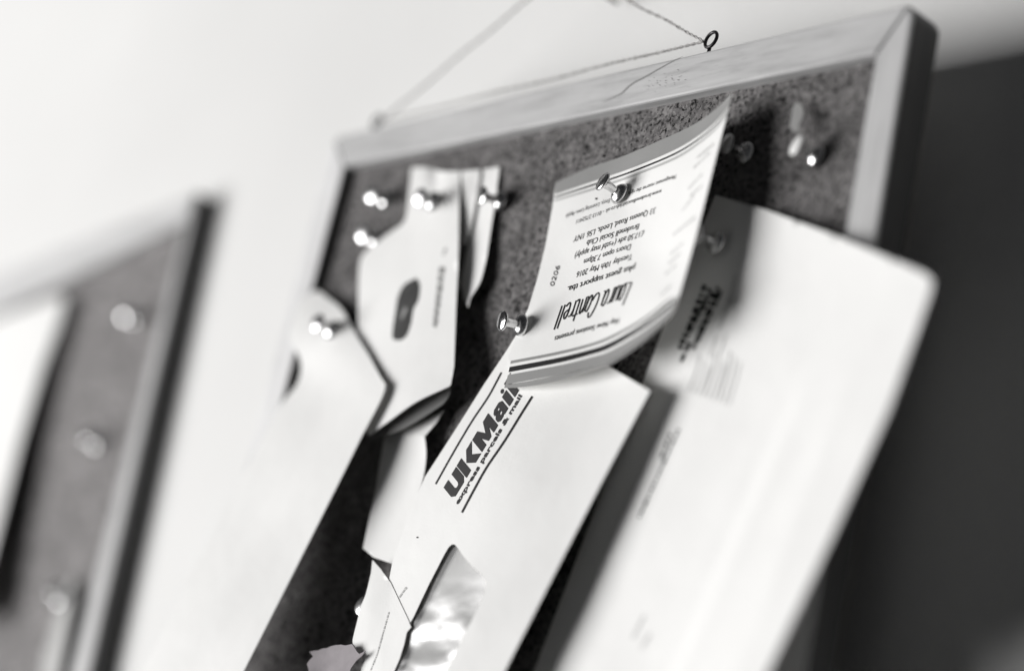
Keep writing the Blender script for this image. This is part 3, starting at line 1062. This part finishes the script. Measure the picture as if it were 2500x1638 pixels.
big_out = [(1661, 453), (1778, 487), (1950, 551), (2120, 622)] + smooth_line([(2143, 633), (2160, 645), (2165, 660), (2158, 690)], 3) + [(2064, 952), (1939, 1231), (1784, 1559), (1742, 1645), (1208, 1645), (1240, 1559), (1369, 1218), (1497, 878), (1536, 775)]
big = empty('letter', tuple(at(1668, 566, 17)))
tag(big, 'large white letter with blurred black address print, pinned at right behind the ticket', 'letter')
on(sheet('letter_paper', big_out, sR, M['paper'], step=18), big)
z9 = lambda x, y: ((1540 + x / 3.897) / 1.0509, (640 + y / 3.897) / 1.0509)
bold_rows = [((705 + k * 38 + (k % 2) * 12, 215 + (k * 37) % 90), (455 + k * 44, 845 - (k * 90) % 260)) for k in range(5)] + [((560, 760), (470, 960))]
on(print_polys('printed_address', dashes([(z9(*a), z9(*b)) for a, b in bold_rows], 11, (.9, .35), 12), sR, M['ink'], None), big)
hat = []
for k in range(9):
    a = np.array(z9(1010, 110)) if k < 2 else None
    x0 = 540 + k * 48
    hat.append(((x0 + 120, 880 - k * 6 + (k % 3) * 60), (x0, 1230 + k * 16)))
hat += [((1000, 120), (830, 640)), ((960, 330), (850, 620)), ((820, 700), (740, 900)), ((900, 690), (830, 900))]
on(stroke_mesh('postmark_line', [[z9(*a), tuple((np.array(z9(*a)) + np.array(z9(*b))) / 2 + np.array([1.5, 0.6])), z9(*b)] for a, b in hat], 3.4, sR, M['ink_faint'], None), big)
z10 = lambda x, y: ((1250 + x / 1.904) / 1.0509, (1000 + y / 1.904) / 1.0509)
on(print_polys('printed_address', dashes([(z10(775, 90), z10(590, 500)), (z10(735, 110), z10(690, 230))], 7.0, (.9, .35), 21), sR, M['ink_soft'], None), big)
on(print_polys('small_print', dashes([(z10(615, 955), z10(560, 1060)), (z10(640, 1040), z10(600, 1110))], 6.0, (.9, .35), 22), sR, M['ink_pale'], None), big)

# ------------------------------------------------------------------ odds and ends
zp = lambda x, y: ((1740 + x / 5.5675) / 1.0509, (200 + y / 5.5675) / 1.0509)
o = sheet('paper_tag', smooth_line([zp(1160, 285), zp(1215, 330), zp(1235, 420), zp(1215, 500), zp(1175, 580), zp(1160, 680), zp(1090, 670), zp(1050, 600), zp(1065, 500), zp(1085, 370), zp(1115, 300), zp(1160, 285)], 4)[:-1],
          spread([(1854, 250, 19), (1850, 320, 23), (1866, 275, 20)]), M['paper_grey'], step=6)
tag(o, 'small grey looped tag behind the bright pin near the right rail', 'tag')
zl = lambda x, y: ((740 + x / 9.868) / 1.0509, (1480 + y / 9.868) / 1.0509)
leaf_out = [zl(150, 1085), zl(260, 1060), zl(370, 1050), zl(470, 1005), zl(560, 1000), zl(660, 955), zl(760, 930), zl(900, 915), zl(1020, 935), zl(1180, 900), zl(1300, 1090), zl(1350, 1140), zl(1450, 1090), zl(1500, 1060), zl(1420, 1180),
            zl(1280, 1300), zl(1150, 1480), zl(1080, 1700), zl(900, 1900), zl(400, 1900), zl(130, 1700), zl(130, 1500), zl(90, 1380), zl(150, 1290), zl(240, 1200)]
o = sheet('petal', leaf_out, lambda px, py: 40 + 1.2 * math.sin(px / 26 + py / 60) + 0.5 * math.sin(py / 11 + px / 17), M['leaf'], step=6)
tag(o, 'ragged grey dried petal at the bottom edge beside the torn slip', 'petal')
o = sheet('paper_strip', [(120, 1400), (135, 1372), (155, 1345), (172, 1348), (170, 1390), (160, 1440), (145, 1520), (130, 1600), (88, 1600), (104, 1510)], spread([(150, 1392, 7.4 - G), (110, 1590, 14 - G), (170, 1350, 9 - G)]), M['paper_grey'], step=12)
tag(o, 'blurred grey strip hanging from the lowest pin of the crooked far board', 'paper strip')
far_out = [(-150, 805), (0, 738), (60, 716), (130, 692), (146, 690), (148, 705), (140, 740), (120, 795), (98, 852), (47, 1021), (0, 1205), (-60, 1440), (-280, 1440)]
o = sheet('letter', far_out, spread([(0, 738, 16 - G), (146, 690, 14 - G), (47, 1021, 19 - G), (0, 1205, 22 - G), (-150, 805, 16 - G)]), M['paper'], step=18)
tag(o, 'blurred white letter on the crooked far board, cut by the left picture edge', 'letter')
